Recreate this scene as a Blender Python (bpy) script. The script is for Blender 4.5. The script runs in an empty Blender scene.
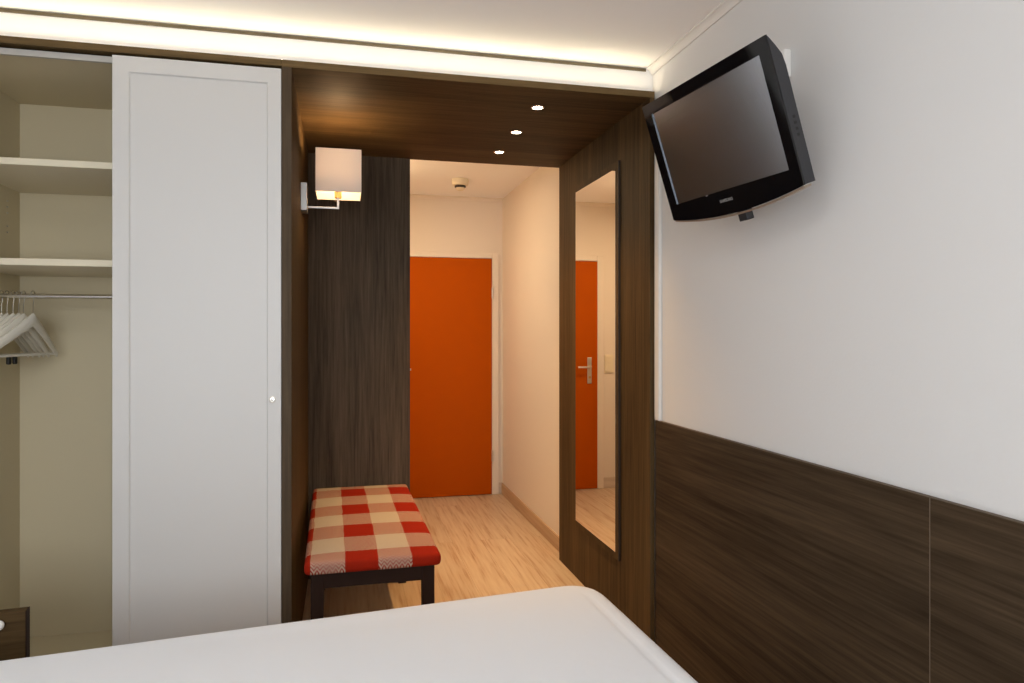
import bpy, bmesh, math, random
from mathutils import Vector, Matrix
random.seed(4)
S = bpy.context.scene
COL = S.collection
EYE = 1.38
PI = math.pi

# ------------------------------------------------------------------ materials
def new_mat(name):
    m = bpy.data.materials.new(name); m.use_nodes = True
    nt = m.node_tree; b = nt.nodes['Principled BSDF']
    return m, nt, b

def plain(name, col, rough=.5, metal=0, bump=0, bscale=200, spec=.5, coat=0):
    m, nt, b = new_mat(name)
    b.inputs['Base Color'].default_value = (*col, 1)
    b.inputs['Roughness'].default_value = rough
    b.inputs['Metallic'].default_value = metal
    b.inputs['Specular IOR Level'].default_value = spec
    b.inputs['Coat Weight'].default_value = coat
    if bump:
        tc = nt.nodes.new('ShaderNodeTexCoord')
        n = nt.nodes.new('ShaderNodeTexNoise'); n.inputs['Scale'].default_value = bscale
        n.inputs['Detail'].default_value = 4
        bp = nt.nodes.new('ShaderNodeBump'); bp.inputs['Strength'].default_value = bump
        bp.inputs['Distance'].default_value = .002
        nt.links.new(tc.outputs['Object'], n.inputs['Vector'])
        nt.links.new(n.outputs['Fac'], bp.inputs['Height'])
        nt.links.new(bp.outputs['Normal'], b.inputs['Normal'])
    return m

def emit(name, col, strength):
    m, nt, b = new_mat(name)
    b.inputs['Base Color'].default_value = (*col, 1)
    b.inputs['Emission Color'].default_value = (*col, 1)
    b.inputs['Emission Strength'].default_value = strength
    return m

def wood(name, dark, light, axis, rough=.6, fine=90, broad=7, stretch=.035, spec=.1, streak=.55):
    """grain runs along one axis of the object's own coordinates"""
    m, nt, b = new_mat(name)
    N = nt.nodes.new; L = nt.links.new
    tc = N('ShaderNodeTexCoord'); mp = N('ShaderNodeMapping')
    sc = [1, 1, 1]; sc[axis] = stretch
    mp.inputs['Scale'].default_value = sc
    L(tc.outputs['Object'], mp.inputs['Vector'])
    n1 = N('ShaderNodeTexNoise'); n1.inputs['Scale'].default_value = fine; n1.inputs['Detail'].default_value = 6
    n1.inputs['Roughness'].default_value = .65; n1.inputs['Distortion'].default_value = .2
    n2 = N('ShaderNodeTexNoise'); n2.inputs['Scale'].default_value = broad; n2.inputs['Detail'].default_value = 4
    n2.inputs['Distortion'].default_value = 1.2
    L(mp.outputs['Vector'], n1.inputs['Vector']); L(mp.outputs['Vector'], n2.inputs['Vector'])
    mx = N('ShaderNodeMix'); mx.data_type = 'FLOAT'; mx.inputs['Factor'].default_value = streak
    L(n2.outputs['Fac'], mx.inputs['A']); L(n1.outputs['Fac'], mx.inputs['B'])
    cr = N('ShaderNodeValToRGB'); cr.color_ramp.elements[0].position = .34; cr.color_ramp.elements[1].position = .68
    cr.color_ramp.elements[0].color = (*dark, 1); cr.color_ramp.elements[1].color = (*light, 1)
    L(mx.outputs['Result'], cr.inputs['Fac']); L(cr.outputs['Color'], b.inputs['Base Color'])
    bp = N('ShaderNodeBump'); bp.inputs['Strength'].default_value = .25; bp.inputs['Distance'].default_value = .001
    L(n1.outputs['Fac'], bp.inputs['Height']); L(bp.outputs['Normal'], b.inputs['Normal'])
    b.inputs['Roughness'].default_value = rough
    b.inputs['Specular IOR Level'].default_value = spec
    return m

def pine_floor(name):
    m, nt, b = new_mat(name)
    N = nt.nodes.new; L = nt.links.new
    tc = N('ShaderNodeTexCoord'); rot = N('ShaderNodeMapping')
    rot.inputs['Rotation'].default_value = (0, 0, PI/2)
    rot.inputs['Location'].default_value = (0, .06, 0)
    L(tc.outputs['Object'], rot.inputs['Vector'])
    br = N('ShaderNodeTexBrick'); br.offset = .37
    br.inputs['Scale'].default_value = 1; br.inputs['Brick Width'].default_value = 2.6
    br.inputs['Row Height'].default_value = .192; br.inputs['Mortar Size'].default_value = .0006
    br.inputs['Color1'].default_value = (.25, .25, .25, 1); br.inputs['Color2'].default_value = (.75, .75, .75, 1)
    br.inputs['Mortar'].default_value = (0, 0, 0, 1)
    L(rot.outputs['Vector'], br.inputs['Vector'])
    # each plank gets its own piece of grain
    off = N('ShaderNodeVectorMath'); off.operation = 'MULTIPLY_ADD'
    off.inputs[1].default_value = (3.7, 5.1, 0)
    L(br.outputs['Color'], off.inputs[0]); L(rot.outputs['Vector'], off.inputs[2])
    mp = N('ShaderNodeMapping'); mp.inputs['Scale'].default_value = (.055, 1, 1)
    L(off.outputs['Vector'], mp.inputs['Vector'])
    n0 = N('ShaderNodeTexNoise'); n0.inputs['Scale'].default_value = 5.5; n0.inputs['Detail'].default_value = 2
    L(mp.outputs['Vector'], n0.inputs['Vector'])
    rings = N('ShaderNodeMath'); rings.operation = 'MULTIPLY'; rings.inputs[1].default_value = 55
    L(n0.outputs['Fac'], rings.inputs[0])
    sn = N('ShaderNodeMath'); sn.operation = 'SINE'; L(rings.outputs[0], sn.inputs[0])
    n1 = N('ShaderNodeTexNoise'); n1.inputs['Scale'].default_value = 70; n1.inputs['Detail'].default_value = 4
    L(mp.outputs['Vector'], n1.inputs['Vector'])
    mul = N('ShaderNodeMath'); mul.operation = 'MULTIPLY_ADD'; mul.inputs[1].default_value = .10
    L(sn.outputs[0], mul.inputs[0]); L(n1.outputs['Fac'], mul.inputs[2])
    cr = N('ShaderNodeValToRGB')
    e = cr.color_ramp.elements
    e[0].position = .28; e[0].color = (.66, .52, .37, 1)
    e[1].position = .80; e[1].color = (.44, .265, .15, 1)
    k = e.new(.55); k.color = (.60, .445, .30, 1)
    L(mul.outputs[0], cr.inputs['Fac'])
    tone = N('ShaderNodeMix'); tone.data_type = 'RGBA'; tone.blend_type = 'MULTIPLY'; tone.inputs['Factor'].default_value = .22
    L(cr.outputs['Color'], tone.inputs['A']); L(br.outputs['Color'], tone.inputs['B'])
    jn = N('ShaderNodeMix'); jn.data_type = 'RGBA'
    jn.inputs['B'].default_value = (.30, .19, .11, 1)
    L(br.outputs['Fac'], jn.inputs['Factor']); L(tone.outputs['Result'], jn.inputs['A'])
    L(jn.outputs['Result'], b.inputs['Base Color'])
    b.inputs['Roughness'].default_value = .42
    return m

def gingham(name, x0, wx, y0, wy):
    """red and cream checks woven in herringbone; stripes in the cushion's own x and y"""
    m, nt, b = new_mat(name)
    N = nt.nodes.new; L = nt.links.new
    tc = N('ShaderNodeTexCoord'); sp = N('ShaderNodeSeparateXYZ'); L(tc.outputs['Object'], sp.inputs[0])
    def M(op, a, v=None, c=None):
        n = N('ShaderNodeMath'); n.operation = op
        for i, s in enumerate((a, v, c)):
            if s is None: continue
            if isinstance(s, (int, float)): n.inputs[i].default_value = s
            else: L(s, n.inputs[i])
        return n.outputs[0]
    def stripe(s, o, w):
        return M('LESS_THAN', M('FRACT', M('DIVIDE', M('SUBTRACT', s, o), 2*w)), .5)
    # slightly wavy weave
    wob = N('ShaderNodeTexNoise'); wob.inputs['Scale'].default_value = 9
    L(tc.outputs['Object'], wob.inputs['Vector'])
    wv = M('MULTIPLY', M('SUBTRACT', wob.outputs['Fac'], .5), .012)
    sx = M('ADD', sp.outputs[0], wv); sy = M('ADD', sp.outputs[1], wv)
    rx = stripe(sx, x0, wx); ry = stripe(sy, y0, wy)
    # herringbone thread pattern, 1 = red thread on top; runs on down the sides too
    u = M('MULTIPLY', sp.outputs[0], 88.0)
    vv = M('MULTIPLY', M('ADD', sp.outputs[1], sp.outputs[2]), 62.0)
    zig = M('PINGPONG', u, 1.0)
    th = M('LESS_THAN', M('FRACT', M('ADD', vv, zig)), .5)
    mixed = M('ADD', M('MULTIPLY', rx, th), M('MULTIPLY', ry, M('SUBTRACT', 1.0, th)))
    fz = N('ShaderNodeTexNoise'); fz.inputs['Scale'].default_value = 420; L(tc.outputs['Object'], fz.inputs['Vector'])
    cr = N('ShaderNodeMix'); cr.data_type = 'RGBA'
    cr.inputs['A'].default_value = (.52, .44, .34, 1); cr.inputs['B'].default_value = (.31, .017, .005, 1)
    L(mixed, cr.inputs['Factor'])
    hs = N('ShaderNodeHueSaturation'); L(cr.outputs['Result'], hs.inputs['Color'])
    L(M('MULTIPLY_ADD', fz.outputs['Fac'], .7, .65), hs.inputs['Value'])
    L(hs.outputs['Color'], b.inputs['Base Color'])
    b.inputs['Roughness'].default_value = .95; b.inputs['Specular IOR Level'].default_value = .1
    bp = N('ShaderNodeBump'); bp.inputs['Strength'].default_value = .5; bp.inputs['Distance'].default_value = .002
    L(M('ADD', th, fz.outputs['Fac']), bp.inputs['Height']); L(bp.outputs['Normal'], b.inputs['Normal'])
    return m

WD, WL = (.034, .0195, .0078), (.122, .075, .031)
M_WX = wood('dark wood grain along x', WD, WL, 0)
M_WY = wood('dark wood grain along y', (.021, .0135, .0075), (.096, .064, .037), 1, fine=70, stretch=.03)
M_WZ = wood('dark wood grain along z', WD, WL, 2)
M_WZCOOLLIT = wood('portal wood greyed for cool light on back panel', (.040, .029, .0185), (.152, .113, .078), 2)  # same portal wood; cooler light on the back panel put into its colour
M_EDGE = wood('dark wood edge banding', (.050, .034, .020), (.115, .082, .052), 2)
M_EDGEX = wood('dark wood edge banding along x', (.085, .054, .022), (.175, .115, .052), 0)
M_BENCHWOOD = plain('espresso stained wood', (.026, .012, .008), .6, spec=.2)
M_WALL = plain('white painted wall', (.74, .735, .73), .85, bump=.15, bscale=120)
M_CEIL = plain('white painted ceiling', (.93, .93, .92), .9)
M_HALL = plain('warm white hall wall', (.76, .68, .58), .85)
M_MOULD = plain('white moulding paint', (.80, .785, .76), .7)
M_DOORW = plain('white lacquered door', (.66, .65, .635), .45)
M_INSIDE = plain('cream melamine', (.68, .60, .42), .6, spec=.25)
M_SHELF = plain('cream shelf laminate', (.76, .69, .53), .5)
M_ALU = plain('brushed aluminium', (.50, .49, .47), .4, 1)
M_TRACK = plain('grey anodised track', (.55, .53, .50), .5, .3)
M_CHROME = plain('polished chrome', (.75, .74, .72), .15, 1)
M_NICKEL = plain('satin nickel', (.66, .63, .58), .3, 1)
M_BRASS = plain('brass socket', (.62, .42, .18), .35, 1)
M_MIRROR = plain('silvered mirror glass', (.90, .88, .84), .0, 1)
M_SLOTSHADE = plain('dark mirror backing board', (.030, .019, .012), .5)
M_ORANGE = plain('orange red door lacquer', (.42, .075, .0005), .6, bump=.05, bscale=30, spec=.05)
M_FLOOR = pine_floor('pine plank floor')
M_SKIRT = wood('pine skirting', (.42, .27, .16), (.62, .46, .31), 1, fine=40)
M_SKIRTX = wood('pale skirting', (.55, .45, .36), (.68, .58, .48), 0, fine=40)
M_SHEET = plain('white bed linen', (.87, .885, .915), .9, bump=.25, bscale=35, spec=.15)
M_BLACKGLOSS = plain('black gloss plastic', (.004, .004, .005), .06, spec=.5)
M_BLACKMATT = plain('charcoal plastic', (.030, .030, .034), .5)
M_SCREEN = plain('lcd screen', (.80, .87, .98), .23, 1)
M_COPPER = plain('bronze trim strip', (.45, .36, .28), .3, .6)
M_LOGO = plain('silver lettering', (.45, .44, .43), .4, .5)
M_PLASTIC = plain('white plastic', (.80, .79, .76), .45)
M_CREAMPL = plain('cream plastic', (.78, .70, .52), .45)
M_HANGER = plain('white painted wood', (.80, .76, .66), .5)
M_BLACKRUB = plain('black clip rubber', (.006, .006, .006), .5)
M_BATTEN = wood('grey oak batten', (.10, .08, .05), (.19, .155, .10), 0)
M_LED = emit('warm led strip', (1, .83, .57), 41)
M_SPOTGLASS = emit('halogen lens', (1, .86, .62), 55)
M_BULB = emit('warm bulb', (1, .74, .42), 6)
M_SEAM = plain('pale seam strip', (.17, .13, .095), .5)

def shade_mat():
    m, nt, b = new_mat('white fabric shade')
    N = nt.nodes.new; L = nt.links.new
    out = nt.nodes['Material Output']
    d = N('ShaderNodeBsdfDiffuse'); t = N('ShaderNodeBsdfTranslucent'); mx = N('ShaderNodeMixShader')
    d.inputs['Color'].default_value = (.82, .76, .72, 1); t.inputs['Color'].default_value = (.80, .76, .72, 1)
    mx.inputs[0].default_value = .24
    L(d.outputs[0], mx.inputs[1]); L(t.outputs[0], mx.inputs[2]); L(mx.outputs[0], out.inputs['Surface'])
    nt.nodes.remove(b)
    return m
M_SHADE = shade_mat()

# ------------------------------------------------------------------ mesh helpers
def add_box(bm, x0, x1, y0, y1, z0, z1, bev=0, seg=2):
    t = bmesh.new()
    bmesh.ops.create_cube(t, size=1)
    bmesh.ops.scale(t, vec=(x1-x0, y1-y0, z1-z0), verts=t.verts)
    bmesh.ops.translate(t, vec=((x0+x1)/2, (y0+y1)/2, (z0+z1)/2), verts=t.verts)
    if bev:
        bmesh.ops.bevel(t, geom=t.edges[:], offset=bev, segments=seg, profile=.5, affect='EDGES')
    merge(bm, t)
def merge(bm, t, mat=None):
    if mat: bmesh.ops.transform(t, matrix=mat, verts=t.verts)
    me = bpy.data.meshes.new('tmp'); t.to_mesh(me); t.free()
    bm.from_mesh(me); bpy.data.meshes.remove(me)
def add_cyl(bm, p0, p1, r, r1=None, seg=24):
    p0, p1 = Vector(p0), Vector(p1); d = p1-p0
    t = bmesh.new()
    bmesh.ops.create_cone(t, cap_ends=True, segments=seg, radius1=r, radius2=r if r1 is None else r1, depth=d.length)
    merge(bm, t, Matrix.Translation((p0+p1)/2) @ Vector((0, 0, 1)).rotation_difference(d).to_matrix().to_4x4())
def add_tube(bm, pts, r, seg=10):
    """round wire through points"""
    pts = [Vector(p) for p in pts]; rings = []
    up = Vector((.123, .456, .88)).normalized()
    for i, p in enumerate(pts):
        d = (pts[min(i+1, len(pts)-1)] - pts[max(i-1, 0)]).normalized()
        a = d.cross(up).normalized(); b_ = d.cross(a)
        rings.append([bm.verts.new(p + a*r*math.cos(2*PI*k/seg) + b_*r*math.sin(2*PI*k/seg)) for k in range(seg)])
    for q, s in zip(rings, rings[1:]):
        for k in range(seg): bm.faces.new((q[k], q[(k+1) % seg], s[(k+1) % seg], s[k]))
    bm.faces.new(rings[0][::-1]); bm.faces.new(rings[-1])
def add_lathe(bm, prof, seg=40, mat=None):
    t = bmesh.new(); rings = []
    for r, z in prof:
        rings.append([t.verts.new((r*math.cos(2*PI*k/seg), r*math.sin(2*PI*k/seg), z)) for k in range(seg)])
    for q, s in zip(rings, rings[1:]):
        for k in range(seg): t.faces.new((q[k], q[(k+1) % seg], s[(k+1) % seg], s[k]))
    t.faces.new(rings[0][::-1]); t.faces.new(rings[-1])
    merge(bm, t, mat)
def add_prism(bm, poly, a0, a1, axes):
    """polygon in two axes, pushed along the third"""
    def P(u, v, w):
        c = [0, 0, 0]; c[axes[0]] = u; c[axes[1]] = v; c[3-axes[0]-axes[1]] = w; return c
    A = [bm.verts.new(P(u, v, a0)) for u, v in poly]; B = [bm.verts.new(P(u, v, a1)) for u, v in poly]
    bm.faces.new(A); bm.faces.new(B[::-1])
    n = len(poly)
    for i in range(n): bm.faces.new((A[i], B[i], B[(i+1) % n], A[(i+1) % n]))

def obj(name, bm, mat, parent=None, smooth=False, org=None):
    bmesh.ops.recalc_face_normals(bm, faces=bm.faces)
    if org is None and parent is None and bm.verts:
        xs = [v.co for v in bm.verts]
        org = Vector(((min(v.x for v in xs)+max(v.x for v in xs))/2, (min(v.y for v in xs)+max(v.y for v in xs))/2, min(v.z for v in xs)))
    if org is not None:
        bmesh.ops.translate(bm, vec=-Vector(org), verts=bm.verts)
    me = bpy.data.meshes.new(name); bm.to_mesh(me); bm.free()
    me.materials.append(mat)
    if smooth:
        me.shade_smooth()
        try: me.set_sharp_from_angle(angle=math.radians(38))
        except Exception: pass
    o = bpy.data.objects.new(name, me); COL.objects.link(o)
    if org is not None: o.location = org
    if parent is not None: o.parent = parent
    return o
def box(name, mat, b, parent=None, bev=.0012, seg=2, smooth=False, org=None):
    bm = bmesh.new()
    if parent is not None and org is None: org = None
    add_box(bm, *b, bev=bev, seg=seg)
    return obj(name, bm, mat, parent, smooth, org)
def tag(o, label, cat, group=None):
    o['label'] = label; o['category'] = cat
    if group: o['group'] = group
    return o
def thing(name, label, cat, loc=(0, 0, 0), rz=0, group=None):
    o = bpy.data.objects.new(name, None); COL.objects.link(o)
    o.location = loc; o.rotation_euler = (0, 0, rz); o.empty_display_size = .1
    return tag(o, label, cat, group)
class In:
    """build parts in world numbers under a thing standing at loc"""
    def __init__(s, root): s.r = root; s.l = Vector(root.location)
    def box(s, name, mat, b, bev=.0012, seg=2, parent=None, smooth=False):
        l = s.l
        bm = bmesh.new()
        add_box(bm, b[0]-l.x, b[1]-l.x, b[2]-l.y, b[3]-l.y, b[4]-l.z, b[5]-l.z, bev, seg)
        return obj(name, bm, mat, parent or s.r, smooth)
    def bm(s, name, bm, mat, parent=None, smooth=False):
        bmesh.ops.translate(bm, vec=-s.l, verts=bm.verts)
        return obj(name, bm, mat, parent or s.r, smooth)
def structure(name, mat, *boxes, parent=None):
    bm = bmesh.new()
    for b in boxes: add_box(bm, *b)
    o = obj(name, bm, mat, parent)
    if parent is None: o['kind'] = 'structure'
    return o

# ------------------------------------------------------------------ key dimensions (from the photograph)
XP, XO, XWAIN, XW, XH = 1.274, 1.296, 1.290, 1.305, 1.3258
YF, YR, YD = 2.79, 4.093, 5.892
XL, YB = -1.42, -1.95
CEIL = EYE + 1.145
TOP = EYE + 1.0316          # top of wardrobe and portal
SOF = EYE + 1.0045          # underside of the portal ceiling
XI, XS = -.192, -.2274      # portal left panel: inner and outer face

# ------------------------------------------------------------------ setting
structure('floor', M_FLOOR, (XL-.1, 1.5, YB-.1, YD+.15, -.08, 0))
structure('ceiling', M_CEIL, (XL-.1, 1.5, YB-.1, YD+.15, CEIL, CEIL+.08))
structure('wall_right', M_WALL, (XW, 1.45, YB, YR-.03, 0, CEIL))
structure('wall_hall_right', M_HALL, (XH, 1.45, YR-.03, YD, 0, CEIL))
structure('wall_left', M_WALL, (XL-.1, XL, YB, 4.2, 0, CEIL))
structure('wall_end', M_HALL, (-.1, 1.45, YD, YD+.12, 0, CEIL))
structure('wall_hall_left', M_HALL, (-.1, .0, 4.2, YD, 0, CEIL))
structure('wall_partition', M_HALL, (XL, .355, 4.118, 4.2, 0, CEIL))
structure('wall_front', M_CEIL, (XL, XW, YF+.042, YF+.18, TOP+.001, CEIL))
# back wall behind the camera, with the window that lights the room
WX0, WX1, WZ0, WZ1 = -1.3, .4, .75, 2.3
structure('wall_back', M_WALL, (XL, XW, YB-.1, YB, 0, WZ0), (XL, XW, YB-.1, YB, WZ1, CEIL),
          (XL, WX0, YB-.1, YB, WZ0, WZ1), (WX1, XW, YB-.1, YB, WZ0, WZ1))
w = structure('window_1', M_PLASTIC, (WX0, WX0+.06, YB-.08, YB-.02, WZ0, WZ1), (WX1-.06, WX1, YB-.08, YB-.02, WZ0, WZ1),
              (WX0, WX1, YB-.08, YB-.02, WZ0, WZ0+.06), (WX0, WX1, YB-.08, YB-.02, WZ1-.06, WZ1), (-.48, -.42, YB-.08, YB-.02, WZ0, WZ1))

# crown moulding on the right wall: a stepped strip
bm = bmesh.new()
c = .029
add_prism(bm, [(XW-.0005, CEIL-c), (XW-.006, CEIL-c), (XW-.008, CEIL-c+.007), (XW-.014, CEIL-.014), (XW-c+.007, CEIL-.008), (XW-c, CEIL-.006), (XW-c, CEIL-.0005), (XW-.0005, CEIL-.0005)], YB, YF+.041, (0, 2))
o = obj('trim_1', bm, M_MOULD); o['kind'] = 'structure'
# crown at the hall's end
bm = bmesh.new()
add_prism(bm, [(YD-.0005, CEIL-.03), (YD-.006, CEIL-.03), (YD-.012, CEIL-.012), (YD-.028, CEIL-.006), (YD-.028, CEIL-.0005), (YD-.0005, CEIL-.0005)], .001, XH-.001, (1, 2))
o = obj('trim_2', bm, M_HALL); o['kind'] = 'structure'
# batten along the top of the wall above the wardrobe
bm = bmesh.new(); add_box(bm, XL+.001, XW-.032, YF+.036, YF+.0415, CEIL-.0165, CEIL-.003, .001)
o = obj('trim_3', bm, M_BATTEN); o['kind'] = 'structure'
# skirting in the hall
bm = bmesh.new(); add_box(bm, XH-.012, XH-.0005, YR-.02, YD-.014, 0, .0925, .003)
o = obj('baseboard_right', bm, M_SKIRT); o['kind'] = 'structure'
bm = bmesh.new(); add_box(bm, 1.29, XH-.001, YD-.012, YD-.0005, 0, .0925, .003)
add_box(bm, .001, .276, YD-.012, YD-.0005, 0, .0925, .003)
o = obj('baseboard_end', bm, M_SKIRTX); o['kind'] = 'structure'

# ------------------------------------------------------------------ hall door
DX0, DX1, DZ = .343, 1.226, EYE + .6245
d = structure('door_1', M_ORANGE, (DX0, DX1, YD-.030, YD-.002, .006, DZ))
bm = bmesh.new()
fy0, fy1 = YD-.024, YD-.0005
add_box(bm, DX0-.062, DX0-.003, fy0, fy1, 0, DZ+.05, .003); add_box(bm, DX1+.003, DX1+.062, fy0, fy1, 0, DZ+.05, .003)
add_box(bm, DX0-.003, DX1+.003, fy0, fy1, DZ+.004, DZ+.05, .003)
o = obj('trim_4', bm, M_HALL); o['kind'] = 'structure'
di = In(d)
for hz in (EYE+.335, EYE-1.05):
    bm = bmesh.new(); add_cyl(bm, (DX1+.004, YD-.036, hz-.045), (DX1+.004, YD-.036, hz+.045), .008, seg=16)
    di.bm('hinge', bm, M_NICKEL, smooth=True)
hx = DX0 + .075
pl = di.box('handle_plate', M_NICKEL, (hx-.02, hx+.02, YD-.038, YD-.031, .93, 1.16), .003)
bm = bmesh.new()
add_tube(bm, [(hx, YD-.036, 1.075), (hx, YD-.075, 1.075), (hx+.006, YD-.084, 1.075), (hx+.02, YD-.088, 1.075), (hx+.12, YD-.088, 1.075)], .0085, 14)
di.bm('door_handle', bm, M_NICKEL, smooth=True)
bm = bmesh.new(); add_cyl(bm, (hx, YD-.0385, .985), (hx, YD-.046, .985), .011)
di.bm('lock_cylinder', bm, M_BRASS, smooth=True)

# light switch beside the door
t = thing('light_switch', 'cream double light switch on hall wall beside the door handle, seen in the mirror', 'light switch', (.225, YD-.0005, 1.06))
q = In(t)
q.box('switch_frame', M_CREAMPL, (.185, .265, YD-.010, YD-.0005, 1.02, 1.18), .003)
for k in range(2): q.box('rocker', M_CREAMPL, (.197, .253, YD-.0135, YD-.0102, 1.032+.076*k, 1.088+.076*k+.004), .002)

# smoke detector
t = thing('smoke_detector', 'small round white smoke detector on the hall ceiling', 'smoke detector', (.847, 5.2, CEIL-.0005))
bm = bmesh.new()
add_lathe(bm, [(.050, 0), (.063, -.002), (.064, -.014), (.060, -.044), (.048, -.050)]); obj('base', bm, M_CREAMPL, t, True)
bm = bmesh.new()
add_lathe(bm, [(.040, -.0505), (.042, -.052), (.042, -.062), (.036, -.066)]); obj('sensor_slot', bm, M_SLOTSHADE, t, True)
bm = bmesh.new()
add_lathe(bm, [(.033, -.0662), (.033, -.077), (.026, -.083), (.010, -.086)]); obj('sensor_head', bm, M_CREAMPL, t, True)

# ------------------------------------------------------------------ wardrobe
wr = thing('wardrobe', 'built-in wardrobe with white sliding door, open on its left side', 'wardrobe', (-.8, YF, 0))
W = In(wr)
YWB = 3.447
IT = EYE + .985             # underside of the inner top
W.box('side_panel', M_INSIDE, (-1.380, -1.358, YF+.026, YWB, 0, IT))
W.box('side_panel', M_INSIDE, (-.2510, -.2290, YF+.026, YWB, 0, IT))
W.box('back_panel', M_INSIDE, (-1.380, -.2290, YWB+.0005, YWB+.012, 0, TOP-.033))
W.box('top_panel', M_INSIDE, (-1.380, -.2290, YF+.040, YWB, IT+.0005, TOP-.034))
W.box('base_panel', M_INSIDE, (-1.3575, -.2515, YF+.03, YWB-.0005, 0, .06))
W.box('door_track', M_TRACK, (-1.400, -.2290, YF+.0245, YF+.0395, EYE+.976, TOP-.0335), .001)
for z in (.6262, .2660):
    W.box('shelf', M_SHELF, (-1.3575, -.2515, YF+.078, YWB-.0005, EYE+z-.0245, EYE+z))
for z in (.575, .55, .525, .47, .445):
    bm = bmesh.new(); add_cyl(bm, (-1.3578, 3.325, EYE+z-.03), (-1.352, 3.325, EYE+z-.03), .0032, seg=12)
    W.bm('shelf_pin', bm, M_NICKEL)
bm = bmesh.new(); add_cyl(bm, (-1.3575, 3.12, EYE+.142), (-.2515, 3.12, EYE+.142), .0095)
rail = W.bm('clothes_rail', bm, M_CHROME, smooth=True)
# sliding door: shaker frame with a sunken field
DL, DR, DB, DT = -.8075, XS-.0018, .012, EYE+.9965
bm = bmesh.new()
fl, fr, ft = DL+.054, DR-.048, DT-.056
fb = DB + .056
y0, y1, ys = YF, YF+.022, YF+.0065
def ring(x0, x1, z0, z1, y): return [bm.verts.new(p) for p in ((x0, y, z0), (x1, y, z0), (x1, y, z1), (x0, y, z1))]
R0 = ring(DL, DR, DB, DT, y1); R1 = ring(DL, DR, DB, DT, y0+.0012); R1b = ring(DL+.0012, DR-.0012, DB+.0012, DT-.0012, y0)
R2 = ring(fl, fr, fb, ft, y0); R3 = ring(fl+.0045, fr-.0045, fb+.0045, ft-.0045, ys)
bm.faces.new(R0)
for a, b_ in ((R0, R1), (R1, R1b), (R1b, R2), (R2, R3)):
    for i in range(4): bm.faces.new((a[i], a[(i+1) % 4], b_[(i+1) % 4], b_[i]))
bm.faces.new(R3)
dr = W.bm('sliding_door', bm, M_DOORW)
bm = bmesh.new()
add_lathe(bm, [(.0125, 0), (.0125, .003), (.0105, .0035), (.0085, .001), (.0045, .0012), (.0040, .0042), (.001, .0048)], 28,
          Matrix.Translation((-.2608, YF-.0004, EYE-.2535)) @ Matrix.Rotation(PI/2, 4, 'X'))
W.bm('finger_pull', bm, M_NICKEL, parent=dr, smooth=True)

# ------------------------------------------------------------------ portal of dark wood
pt = thing('wood_portal', 'dark wood portal framing the passage between the wardrobe and the right wall', 'portal', (.5, YF, 0))
P = In(pt)
P.box('left_panel', M_WZ, (XS, XI, YF+.003, YR-.0005, 0, SOF-.0005), .0008)
P.box('left_panel_edge', M_EDGE, (XS, XI, YF, YF+.0028, 0, SOF-.0005), .0004)
P.box('right_panel', M_WZ, (XP, XO, YF+.003, YR, 0, SOF-.0005), .0008)
P.box('right_panel_edge', M_WZ, (XP, XO, YF, YF+.0028, 0, SOF-.0005), .0004)
P.box('soffit', M_WX, (XS, XO, YF+.003, YR+.022, SOF, TOP), .0008)
P.box('back_panel', M_WZCOOLLIT, (XS, .3735, YR, YR+.022, 0, SOF-.0005), .0008)
P.box('front_edge', M_EDGEX, (XS, XO, YF, YF+.0028, SOF, TOP), .0004)
fb_ = box('fascia_board', M_EDGEX, (XL+.002, XS-.0005, YF, YF+.55, EYE+1.0065, TOP), None, .0008)
tag(fb_, 'dark wood top board running above the white sliding door', 'fascia board')

# LED strip lying on the ledge on top
bm = bmesh.new()
add_prism(bm, [(YF+.008, TOP+.0005), (YF+.0142, TOP+.0005), (YF+.0142, TOP+.0046)], XL+.03, XW-.03, (1, 2))
st = obj('led_strip', bm, M_ALU)
bm = bmesh.new()
q_ = [bm.verts.new(p) for p in ((XL+.03, YF+.0078, TOP+.0007), (XW-.03, YF+.0078, TOP+.0007), (XW-.03, YF+.0139, TOP+.0048), (XL+.03, YF+.0139, TOP+.0048))]
bm.faces.new(q_)
bmesh.ops.translate(bm, vec=-st.location, verts=bm.verts)
obj('light_diffuser', bm, M_LED, st)
tag(st, 'warm glowing light strip along the ledge above wardrobe and portal', 'light strip')

# ------------------------------------------------------------------ mirror on the portal's right panel
mr = thing('wall_mirror', 'tall narrow mirror mounted on the right side of the wood portal', 'mirror', (XP, 3.46, EYE-1.05))
Q = In(mr)
MY0, MY1, MZ0, MZ1 = 3.150, 3.739, EYE-1.048, EYE+.780
Q.box('backing_board', M_WZ, (XP-.0105, XP-.0005, 3.1215, MY1+.002, MZ0-.034, MZ1+.034), .0005)
Q.box('edge_shade_strip', M_SLOTSHADE, (XP-.0108, XP-.0005, 3.1185, 3.1212, MZ0-.034, MZ1+.034), .0003)  # dark strip paints the shade on the backing board's near edge
Q.box('mirror_glass', M_MIRROR, (XP-.0140, XP-.0108, MY0, MY1, MZ0, MZ1), 0)

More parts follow.
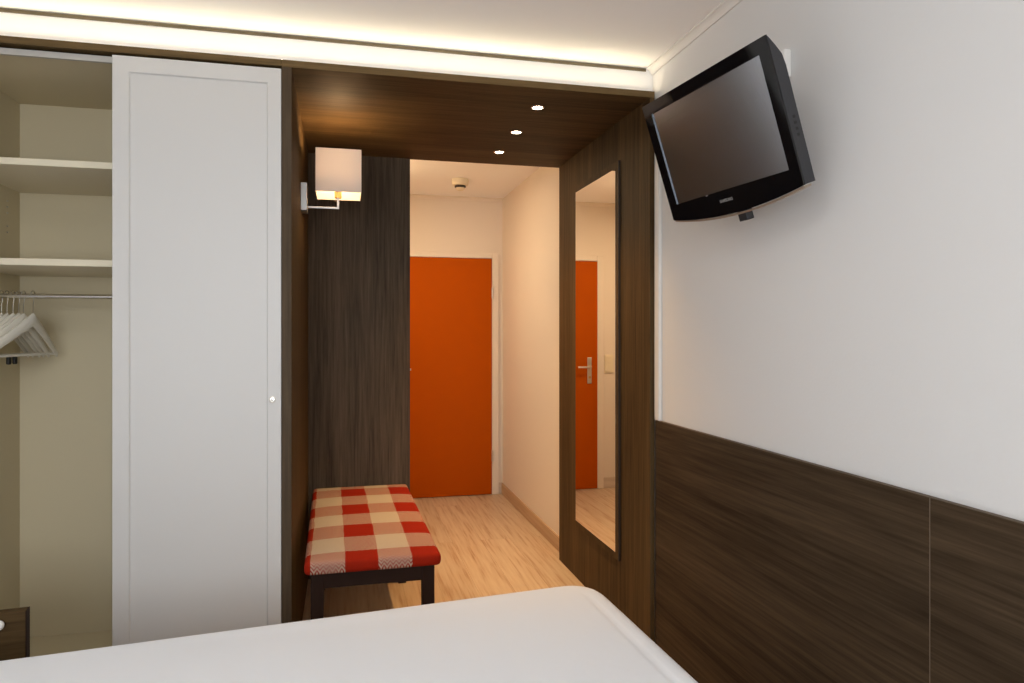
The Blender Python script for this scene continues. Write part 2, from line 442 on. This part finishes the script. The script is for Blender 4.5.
# ------------------------------------------------------------------ recessed spots
def spot(y, label):
    t = thing('recessed_spotlight', label, 'spotlight', (.842, y, SOF-.0004), 0, 'recessed spotlights in the portal ceiling')
    bm = bmesh.new(); add_lathe(bm, [(.030, 0), (.030, -.002), (.027, -.004), (.0235, -.004), (.0225, -.001), (.0225, 0)], 32); obj('trim_ring', bm, M_NICKEL, t, True)
    bm = bmesh.new(); add_lathe(bm, [(.0215, -.0005), (.0215, -.0015), (.012, -.0022)], 28); obj('lens', bm, M_SPOTGLASS, t, True)
    l = bpy.data.lights.new('spot', 'SPOT'); l.energy = SPOT_W; l.color = (1, .58, .22); l.spot_size = math.radians(88); l.spot_blend = 1; l.shadow_soft_size = .02
    lo = bpy.data.objects.new('spot_beam', l); COL.objects.link(lo); lo.location = (.842, y, SOF-.012)
SPOT_W = 50
spot(3.027, 'recessed ceiling spotlight nearest the bed, of the three in the portal')
spot(3.425, 'middle one of the three recessed spotlights in the portal ceiling')
spot(3.825, 'recessed ceiling spotlight nearest the hall, of the three in the portal')

# ------------------------------------------------------------------ wall lamp
wl = thing('wall_lamp', 'white square fabric shade wall lamp on the left side of the wood portal', 'wall lamp', (XI, 3.42, EYE+.56))
Q = In(wl)
Q.box('wall_plate', M_ALU, (XI+.0005, XI+.0285, 3.37, 3.47, EYE+.562, EYE+.690), .0015)
LX, LY = -.025, 3.418
bm = bmesh.new(); add_box(bm, XI+.029, LX+.005, LY-.005, LY+.005, EYE+.580, EYE+.589, .001); add_box(bm, LX-.005, LX+.005, LY-.005, LY+.005, EYE+.588, EYE+.634, .001)
Q.bm('arm', bm, M_ALU)
bm = bmesh.new(); add_cyl(bm, (LX, LY, EYE+.632), (LX, LY, EYE+.672), .0165); Q.bm('socket', bm, M_BRASS, smooth=True)
bm = bmesh.new()
add_lathe(bm, [(.012, 0), (.013, .015), (.022, .038), (.026, .055), (.022, .073), (.010, .084), (.002, .086)], 24, Matrix.Translation((LX, LY, EYE+.673)))
Q.bm('bulb', bm, M_BULB, smooth=True)
sx0, sx1, sy0, sy1, sz0, sz1 = -.124, .080, 3.312, 3.524, EYE+.6425, EYE+.840
bm = bmesh.new(); th = .002
for b in ((sx0, sx1, sy0, sy0+th), (sx0, sx1, sy1-th, sy1), (sx0, sx0+th, sy0+th, sy1-th), (sx1-th, sx1, sy0+th, sy1-th)):
    add_box(bm, *b, sz0, sz1)
bmesh.ops.remove_doubles(bm, verts=bm.verts, dist=1e-5)
sh = Q.bm('lamp_shade', bm, M_SHADE)
bm = bmesh.new()
zz = EYE+.668
add_cyl(bm, (sx0+th, LY, zz), (LX-.016, LY, zz), .0015, seg=8); add_cyl(bm, (LX+.016, LY, zz), (sx1-th, LY, zz), .0015, seg=8)
add_cyl(bm, (LX, sy0+th, zz), (LX, LY-.016, zz), .0015, seg=8); add_cyl(bm, (LX, LY+.016, zz), (LX, sy1-th, zz), .0015, seg=8)
Q.bm('shade_carrier', bm, M_NICKEL)
l = bpy.data.lights.new('lamp', 'POINT'); l.energy = 5; l.color = (1, .66, .34); l.shadow_soft_size = .03
lo = bpy.data.objects.new('lamp_glow', l); COL.objects.link(lo); lo.location = (LX, LY, EYE+.795)

# ------------------------------------------------------------------ bench
bn = thing('bench', 'red and cream checked cushion bench with dark legs inside the portal', 'bench', (.11, 3.4, 0))
Q = In(bn)
bx0, bx1, by0, by1 = -.142, .378, 2.752, 4.070
zt, zb = EYE-.868, EYE-.918
M_CHECK = gingham('red and cream check', .0085-.11, .1262, 2.848-3.4-.187, .187)
bm = bmesh.new()
add_box(bm, bx0, bx1, by0, by1, zb, zt)
bmesh.ops.bevel(bm, geom=bm.edges[:], offset=.018, segments=4, profile=.5, affect='EDGES')
bmesh.ops.subdivide_edges(bm, edges=[e for e in bm.edges if e.calc_length() > .2], cuts=14, use_grid_fill=True)
for v in bm.verts:
    if v.co.z > (zt+zb)/2+.015:
        u = (v.co.x-bx0)/(bx1-bx0)*2-1; w_ = (v.co.y-by0)/(by1-by0)*2-1
        v.co.z += .010*max(0, (1-u**4)*(1-w_**6))
Q.bm('cushion', bm, M_CHECK, smooth=True)
lx0, lx1, ly0, ly1 = -.119, .357, 2.80, 3.945
bm = bmesh.new()
za, zc = zb-.068, zb-.0008
add_box(bm, lx0+.004, lx1-.004, ly0+.004, ly0+.026, za, zc, .0015); add_box(bm, lx0+.004, lx1-.004, ly1-.026, ly1-.004, za, zc, .0015)
add_box(bm, lx0+.004, lx0+.026, ly0+.026, ly1-.026, za, zc, .0015); add_box(bm, lx1-.026, lx1-.004, ly0+.026, ly1-.026, za, zc, .0015)
bmesh.ops.remove_doubles(bm, verts=bm.verts, dist=1e-5)
Q.bm('apron', bm, M_BENCHWOOD)
for ax in (0, 1):
    for ay in (0, 1):
        X0 = lx0 if ax == 0 else lx1-.05; Y0 = ly0 if ay == 0 else ly1-.05
        bm = bmesh.new(); t_ = bmesh.new()
        add_box(t_, X0, X0+.05, Y0, Y0+.05, .0, zc-.0005)
        for v in t_.verts:
            if v.co.z < .1:      # legs taper inwards a little
                v.co.x += .006 if (v.co.x < X0+.02) == (ax == 1) and ax == 1 and v.co.x < X0+.02 else 0
                if ax == 0 and v.co.x > X0+.03: v.co.x -= .006
                if ay == 0 and v.co.y > Y0+.03: v.co.y -= .006
                if ay == 1 and v.co.y < Y0+.02: v.co.y += .006
        bmesh.ops.bevel(t_, geom=t_.edges[:], offset=.002, segments=2, profile=.5, affect='EDGES')
        merge(bm, t_)
        Q.bm('leg', bm, M_BENCHWOOD)

bn.rotation_euler = (0, 0, math.radians(.9)); bn.location.x -= .013
# ------------------------------------------------------------------ wainscot panels on the right wall
def wains(y0, y1, label):
    t = thing('wainscot_panel', label, 'wall panel', (XWAIN, (y0+y1)/2, 0), 0, 'dark wood wall panels')
    q = In(t)
    q.box('panel', M_WY, (XWAIN, XW-.0005, y0, y1, 0, EYE-.3745), .0006)
    q.box('edge_band', M_EDGEY, (XWAIN, XW-.0005, y0, y1, EYE-.3743, EYE-.3730), .0004)
    return q
M_EDGEY = wood('dark wood edge banding along y', (.10, .075, .052), (.17, .13, .095), 1)
a = wains(1.3300, 2.772, 'long dark wood wall panel between the portal and the pale seam')
a.box('seam_strip', M_SEAM, (XWAIN-.0004, XWAIN+.004, 1.3283, 1.3297, 0, EYE-.3745), 0)
wains(YB+.002, 1.3281, 'dark wood wall panel right of the pale seam, nearest the camera')
# cable duct in the corner
t = thing('cable_duct', 'slim white cable duct running up the corner beside the portal', 'cable duct', (XW, 2.76, EYE-.37))
q = In(t)
q.box('duct', M_PLASTIC, (1.2915, XW-.0006, 2.738, 2.782, EYE-.3725, EYE+.80), .0015)
q.box('duct_lid', M_PLASTIC, (1.2895, 1.2913, 2.742, 2.778, EYE-.3715, EYE+.799), .0006)
# junction box behind the television
t = thing('socket_box', 'small white socket box on the wall behind the television', 'socket', (XW, 1.9, EYE+.76))
q = In(t)
q.box('housing', M_PLASTIC, (XW-.024, XW-.0005, 1.856, 1.94, EYE+.765, EYE+.848), .003)
q.box('face_plate', M_PLASTIC, (XW-.028, XW-.0245, 1.861, 1.935, EYE+.770, EYE+.843), .0015)

# ------------------------------------------------------------------ television
tvW = .62; k_ = tvW/.6
tc_ = Vector((1.0463*k_, 1.8603*k_, .5569*k_+EYE))
n_ = Vector((-.9437153, -.10115787, -.31491033)); w_ = Vector((.10675, -.994286, 0)).normalized(); h_ = n_.cross(w_).normalized()
tv = thing('television', 'black flat screen television tilted down from a bracket on the right wall', 'television')
tv.matrix_world = Matrix(((w_.x, h_.x, n_.x, tc_.x), (w_.y, h_.y, n_.y, tc_.y), (w_.z, h_.z, n_.z, tc_.z), (0, 0, 0, 1)))
hw, hh = tvW/2, .641*tvW/2
def outline(inset=0, bulge=.026):
    pts = [(-hw+inset, hh-inset), (hw-inset, hh-inset), (hw-inset, -hh+inset)]
    for i in range(1, 24):
        u = 1-2*i/24
        pts.append(((hw-inset)*u, -hh+inset-bulge*(1-u*u)))
    pts.append((-hw+inset, -hh+inset))
    return pts
sxa, sxb, sya, syb = -.2665, .2725, -.1495, .1615
def loop(bm, pts, z): return [bm.verts.new((x, y, z)) for x, y in pts]
def frame_mesh(outer, inner, z0, z1, ztop_in):
    bm = bmesh.new()
    A = loop(bm, outer, z1); B = loop(bm, inner, z1)
    ed = [bm.edges.new((A[i], A[(i+1) % len(A)])) for i in range(len(A))] + [bm.edges.new((B[i], B[(i+1) % len(B)])) for i in range(len(B))]
    bmesh.ops.triangle_fill(bm, use_beauty=True, use_dissolve=False, edges=ed)
    C = loop(bm, outer, z0); D = loop(bm, inner, ztop_in)
    for i in range(len(A)): bm.faces.new((A[i], A[(i+1) % len(A)], C[(i+1) % len(A)], C[i]))
    for i in range(len(B)): bm.faces.new((B[i], B[(i+1) % len(B)], D[(i+1) % len(B)], D[i]))
    bm.faces.new(C)
    return bm
bm = frame_mesh(outline(), [(sxa, sya), (sxb, sya), (sxb, syb), (sxa, syb)], -.006, 0, -.004)
obj('bezel', bm, M_BLACKGLOSS, tv)
bm = bmesh.new(); add_box(bm, sxa+.0002, sxb-.0002, sya+.0002, syb-.0002, -.0065, -.0035); obj('screen', bm, M_SCREEN, tv)
bm = bmesh.new()
add_prism(bm, [(hh-.001, -.0062), (hh-.008, -.012), (hh-.030, -.026), (hh-.055, -.040), (hh-.085, -.044), (-hh+.002, -.042), (-hh+.001, -.0062)], -hw+.001, hw-.001, (1, 2))
hs_ = obj('rear_housing', bm, M_BLACKMATT, tv)
for i in range(7):
    bm = bmesh.new(); add_box(bm, hw-.0008, hw+.0003, -.02-.016*i-.004, -.02-.016*i+.004, -.030, -.022); obj('side_port', bm, M_BLACKRUB, tv) if i < 4 else bm.free()
# slim bronze strip that follows the curved lower edge
bm = bmesh.new(); A = []
for i in range(0, 25):
    u = -1+2*i/24
    y = -hh-.0275*(1-u*u)-.0015
    A.append([bm.verts.new((hw*.985*u, y, -.003)), bm.verts.new((hw*.985*u, y-.0055, -.004)), bm.verts.new((hw*.985*u, y-.0055, -.03)), bm.verts.new((hw*.985*u, y, -.03))])
for p, q_ in zip(A, A[1:]):
    for i in range(4): bm.faces.new((p[i], p[(i+1) % 4], q_[(i+1) % 4], q_[i]))
bm.faces.new(A[0]); bm.faces.new(A[-1][::-1])
obj('trim_strip', bm, M_COPPER, tv)
# brand lettering and standby light
cu = bpy.data.curves.new('lettering', 'FONT'); cu.body = 'SAMSUNG'; cu.size = .0125; cu.extrude = .0003; cu.align_x = 'CENTER'; cu.align_y = 'CENTER'; cu.space_character = 1.12; cu.offset = .0003
to = bpy.data.objects.new('tmp_text', cu); COL.objects.link(to)
bpy.context.view_layer.update()
me = bpy.data.meshes.new_from_object(to.evaluated_get(bpy.context.evaluated_depsgraph_get()))
bpy.data.objects.remove(to)
lg = bpy.data.objects.new('brand_lettering', me); COL.objects.link(lg); me.materials.append(M_LOGO); lg.parent = tv; lg.location = (-.0095, -.181, .0004)
bm = bmesh.new(); add_box(bm, -.101, -.091, sya-.003, sya-.0005, .0001, .0008); obj('standby_light', bm, M_LOGO, tv)
# bracket: arm to the wall and the post that shows under the set
bm = bmesh.new()
Ti = tv.matrix_world.inverted()
def T(p): return Ti @ Vector(p)
add_box(bm, -.033, .005, -.2585, .06, -.072, -.0445, .002)
ca = tv.matrix_world @ Vector((-.02, -.05, -.072)); cb = tv.matrix_world @ Vector((-.02, .03, -.060))
for c_ in (ca, cb): add_cyl(bm, T(c_), T((XW-.010, c_.y, c_.z)), .014)
t_ = bmesh.new(); add_box(t_, XW-.010, XW-.0006, ca.y-.045, ca.y+.045, ca.z-.05, cb.z+.05, .002); merge(bm, t_, Ti)
obj('wall_bracket', bm, M_BLACKMATT, tv)

# ------------------------------------------------------------------ bed
bd = thing('bed', 'double bed under a smooth white bedspread in the foreground', 'bed', (-.27, 1.2, 0))
Q = In(bd)
ZB = EYE-.83
def edge_pt(u, v):
    """u 0..1 left-right, v 0..1 near-far on the bed top; outline measured from the photograph"""
    xr = lambda y: .830+.034*(1.76-y)
    xl = -1.365
    yf = lambda x: 2.058+.111*(x+.844)
    yn = .18
    y = yn+(yf(xl+(.8-xl)*u)-yn)*v
    x = xl+(xr(y)-xl)*u
    y = yn+(yf(x)-yn)*v
    return x, y
bm = bmesh.new()
NU, NV = 90, 80
cx, cy = -.27, 1.15
def prof(t):
    """distance from the edge -> drop of the rounded rim"""
    r = .035
    if t >= r: return 0
    return r-math.sqrt(max(0, r*r-(r-t)**2))
def spread(t): return t
grid = {}
us = [0, .006, .013, .02, .028, .036] + [.036+(.952-.036)*i/60 for i in range(1, 61)] + [.958, .963, .968, .973, .978, .983, .988, .992, .996, 1]
vs = [0, .01, .02, .03] + [.03+.93*i/50 for i in range(1, 51)] + [.966, .972, .978, .983, .987, .991, .994, .997, 1]
for i, u in enumerate(us):
    for j, v in enumerate(vs):
        x, y = edge_pt(u, v)
        dR = (1-u)*2.17; dF = (1-v)*1.95; dL = u*2.17; dN = v*1.95
        # rounded plan corner at the far right
        rc = .12
        if dR < rc and dF < rc:
            a, b_ = rc-dR, rc-dF; L_ = math.hypot(a, b_); m_ = max(a, b_)
            if L_ > 1e-9:
                s_ = m_/L_
                x -= a*(1-s_); y -= b_*(1-s_)
                d_ = rc-m_
            else: d_ = rc
            dd = min(d_, dL, dN)
        else: dd = min(dR, dF, dL, dN)
        z = ZB-prof(dd)
        # hem ridge along the right-hand edge, broad soft waves elsewhere
        z -= .0045*math.exp(-((dR-.070)/.008)**2)*min(1, max(0, (dF-.09)/.06))
        z -= .004*math.exp(-((dF-.10-.02*math.sin(x*3))/.02)**2)*(.5+.5*math.sin(x*4+1))
        z += .0025*math.sin(x*5.1+y*2.3)*math.sin(y*4.3-x*1.7)*min(1, dd/.15)
        grid[i, j] = bm.verts.new((x, y, z))
I, J = len(us), len(vs)
for i in range(I-1):
    for j in range(J-1): bm.faces.new((grid[i, j], grid[i+1, j], grid[i+1, j+1], grid[i, j+1]))
per = [grid[i, 0] for i in range(I)] + [grid[I-1, j] for j in range(1, J)] + [grid[i, J-1] for i in range(I-2, -1, -1)] + [grid[0, j] for j in range(J-2, 0, -1)]
prev = per
for zz, out in ((ZB-.10, .006), (ZB-.2, .004), (ZB-.30, .0)):
    cur = []
    for q_, v in enumerate(per):
        d_ = Vector((v.co.x-cx, v.co.y-cy, 0)).normalized()
        wv = .006*math.sin(q_*.9)*(ZB-zz)/.3
        cur.append(bm.verts.new((v.co.x+d_.x*(out+wv), v.co.y+d_.y*(out+wv), zz)))
    for q_ in range(len(per)): bm.faces.new((prev[q_], prev[(q_+1) % len(per)], cur[(q_+1) % len(per)], cur[q_]))
    prev = cur
for v in bm.verts: v.co.x = max(v.co.x, -1.40)
Q.bm('bedspread', bm, M_SHEET, smooth=True)
bm = bmesh.new(); add_box(bm, -1.34, .76, .26, 1.90, .10, ZB-.305, .01); Q.bm('bed_base', bm, M_BENCHWOOD)
bm = bmesh.new(); add_box(bm, -1.34, .76, .26, 1.90, ZB-.304, ZB-.05, .03); Q.bm('mattress', bm, M_SHEET)
for x in (-1.26, .66):
    for y in (.32, 1.80):
        bm = bmesh.new(); add_box(bm, x, x+.06, y, y+.06, 0, .0995, .002); Q.bm('leg', bm, M_BENCHWOOD)

# ------------------------------------------------------------------ dark panel with a round button at the far left
bp_ = thing('bedside_panel', 'low dark wood panel with a round pale knob behind the bed, far left', 'panel', (-1.131, 2.372, 0), math.radians(6))
ht = EYE-.829
bm = bmesh.new(); add_box(bm, -.20, .2085, -.017, .017, .03, ht, .0012); obj('board', bm, M_WX, bp_)
bm = bmesh.new(); add_box(bm, .2087, .2112, -.017, .017, .03, ht, .0006); obj('edge_band', bm, M_BENCHWOOD, bp_)
for x in (-.16, .17):
    bm = bmesh.new(); add_box(bm, x-.02, x+.02, -.02, .02, 0, .0295, .002); obj('foot', bm, M_BENCHWOOD, bp_)
bm = bmesh.new(); add_lathe(bm, [(.007, .0), (.007, .010), (.0135, .013), (.0150, .019), (.012, .025), (.003, .028)], 28, Matrix.Translation((.146, -.0171, ht-.029)) @ Matrix.Rotation(PI/2, 4, 'X'))
obj('knob', bm, M_PLASTIC, bp_, True)

# ------------------------------------------------------------------ hangers
RZ = EYE+.142
def hanger_parts(root, clips):
    # local: hook bottom of the loop touches the rail at z=0; y is the width direction
    bm = bmesh.new(); pts = []
    for i in range(0, 17):
        a = -.35*PI + i*(1.35*PI)/16
        pts.append((0, .0145*math.cos(a), .0005+.0*a+.0125*math.sin(a)-.0))
    pts = [(0, -.0005, -.092), (0, -.0005, -.045), (0, .004, -.030)] + [(0, .0120*math.cos(a), .0120*math.sin(a)-.0015) for a in [(-.38+1.38*i/14)*PI for i in range(15)]]
    add_tube(bm, pts, .0019, 8); obj('hook', bm, M_CHROME, root, True)
    bm = bmesh.new()
    # shoulders: bowed wooden bar, thick at the neck, drooping towards the tips
    prof_ = []
    n = 28; rings = []
    for i in range(n+1):
        s = -1+2*i/n; y = .222*s; a = abs(s)
        zc_ = -.102-.140*(a**1.03); hh_ = .027*(1-.40*a); tt = .019*(1-.3*a)
        xo = -.045*a**1.25
        ring_ = []
        for q in range(10):
            an = 2*PI*q/10
            ring_.append(bm.verts.new((xo+tt*.5*math.cos(an), y, zc_+hh_*math.sin(an))))
        rings.append(ring_)
    for p, q in zip(rings, rings[1:]):
        for i in range(10): bm.faces.new((p[i], p[(i+1) % 10], q[(i+1) % 10], q[i]))
    bm.faces.new(rings[0][::-1]); bm.faces.new(rings[-1])
    obj('shoulder_bar', bm, M_HANGER, root, True)
    bm = bmesh.new(); add_cyl(bm, (-.040, -.212, -.241), (-.040, .212, -.241), .0052, seg=14); obj('trouser_bar', bm, M_HANGER, root, True)
    if clips:
        for y in (.004, .038):
            bm = bmesh.new(); add_box(bm, -.047, -.033, y-.009, y+.009, -.278, -.2465, .005); obj('clip', bm, M_BLACKRUB, root)
G = 'white wooden hangers on the wardrobe rail'
names = ['rightmost white wooden hanger on the wardrobe rail', 'second white wooden hanger from the right on the wardrobe rail',
         'third white wooden hanger from the right, its bar carrying two black clips', 'fourth white wooden hanger from the right on the wardrobe rail',
         'fifth white wooden hanger from the right on the wardrobe rail', 'leftmost white wooden hanger on the wardrobe rail']
def px_to_x(px):
    d = (px-512)/703.94
    return 3.12*(d*.97254+.23275)/(-d*.23275+.97254)
proto = thing('clothes_hanger', names[0], 'hanger', (px_to_x(33), 3.12, RZ+.0095), math.radians(-12), G)
hanger_parts(proto, False)
clip = None
for i, px in enumerate((23.5, 18.6, 13, 7, 1.5)):
    if i == 1:
        r = thing('clothes_hanger', names[2], 'hanger', (px_to_x(px), 3.12, RZ+.0095), 0, G); hanger_parts(r, True)
    else:
        r = proto.copy(); COL.objects.link(r); r['label'] = names[i+1]
        for ch in proto.children:
            cc = ch.copy(); COL.objects.link(cc); cc.parent = r
    r.location = (px_to_x(px), 3.12, RZ+.0095)
    r.rotation_euler = (0, 0, math.radians((-12.5, -12, -13, -12, -12.5)[i]))

# ------------------------------------------------------------------ light
def area(name, loc, rot, sx, sy, e, col):
    l = bpy.data.lights.new(name, 'AREA'); l.shape = 'RECTANGLE'; l.size = sx; l.size_y = sy; l.energy = e; l.color = col
    o = bpy.data.objects.new(name, l); COL.objects.link(o); o.location = loc; o.rotation_euler = rot
    return o
# daylight through the window behind the camera
area('window_daylight', ((WX0+WX1)/2, YB-.09, (WZ0+WZ1)/2), (PI/2, 0, 0), WX1-WX0-.1, WZ1-WZ0-.1, 60, (.92, .96, 1))
# bedroom ceiling lamp above the bed, out of frame
cl = area('ceiling_lamp', (-.2, .7, CEIL-.05), (0, 0, 0), .45, .45, 7.5, (1, .98, .95)); cl.data.shape = 'DISK'
# hall lamp out of sight behind the back panel
area('hall_lamp', (.16, 4.75, CEIL-.06), (0, 0, 0), .25, .25, 18, (1, .77, .51))
wd = bpy.data.worlds.new('World'); S.world = wd; wd.use_nodes = True
wd.node_tree.nodes['Background'].inputs['Color'].default_value = (.8, .88, 1, 1)
wd.node_tree.nodes['Background'].inputs['Strength'].default_value = .6

# ------------------------------------------------------------------ camera
cam = bpy.data.cameras.new('camera'); co = bpy.data.objects.new('camera', cam); COL.objects.link(co)
co.location = (0, 0, EYE); co.rotation_euler = (PI/2, 0, -.2349)
cam.sensor_width = 36; cam.lens = 703.94/1024*36; cam.shift_y = -9.175/1024; cam.clip_start = .02
S.camera = co
S.view_settings.view_transform = 'Standard'; S.view_settings.look = 'None'; S.view_settings.gamma = 1
S.view_settings.use_curve_mapping = False; S.view_settings.exposure = 0
S.cycles.max_bounces = 10; S.cycles.diffuse_bounces = 6
S.cycles.use_denoising = True
S.cycles.sample_clamp_indirect = 6
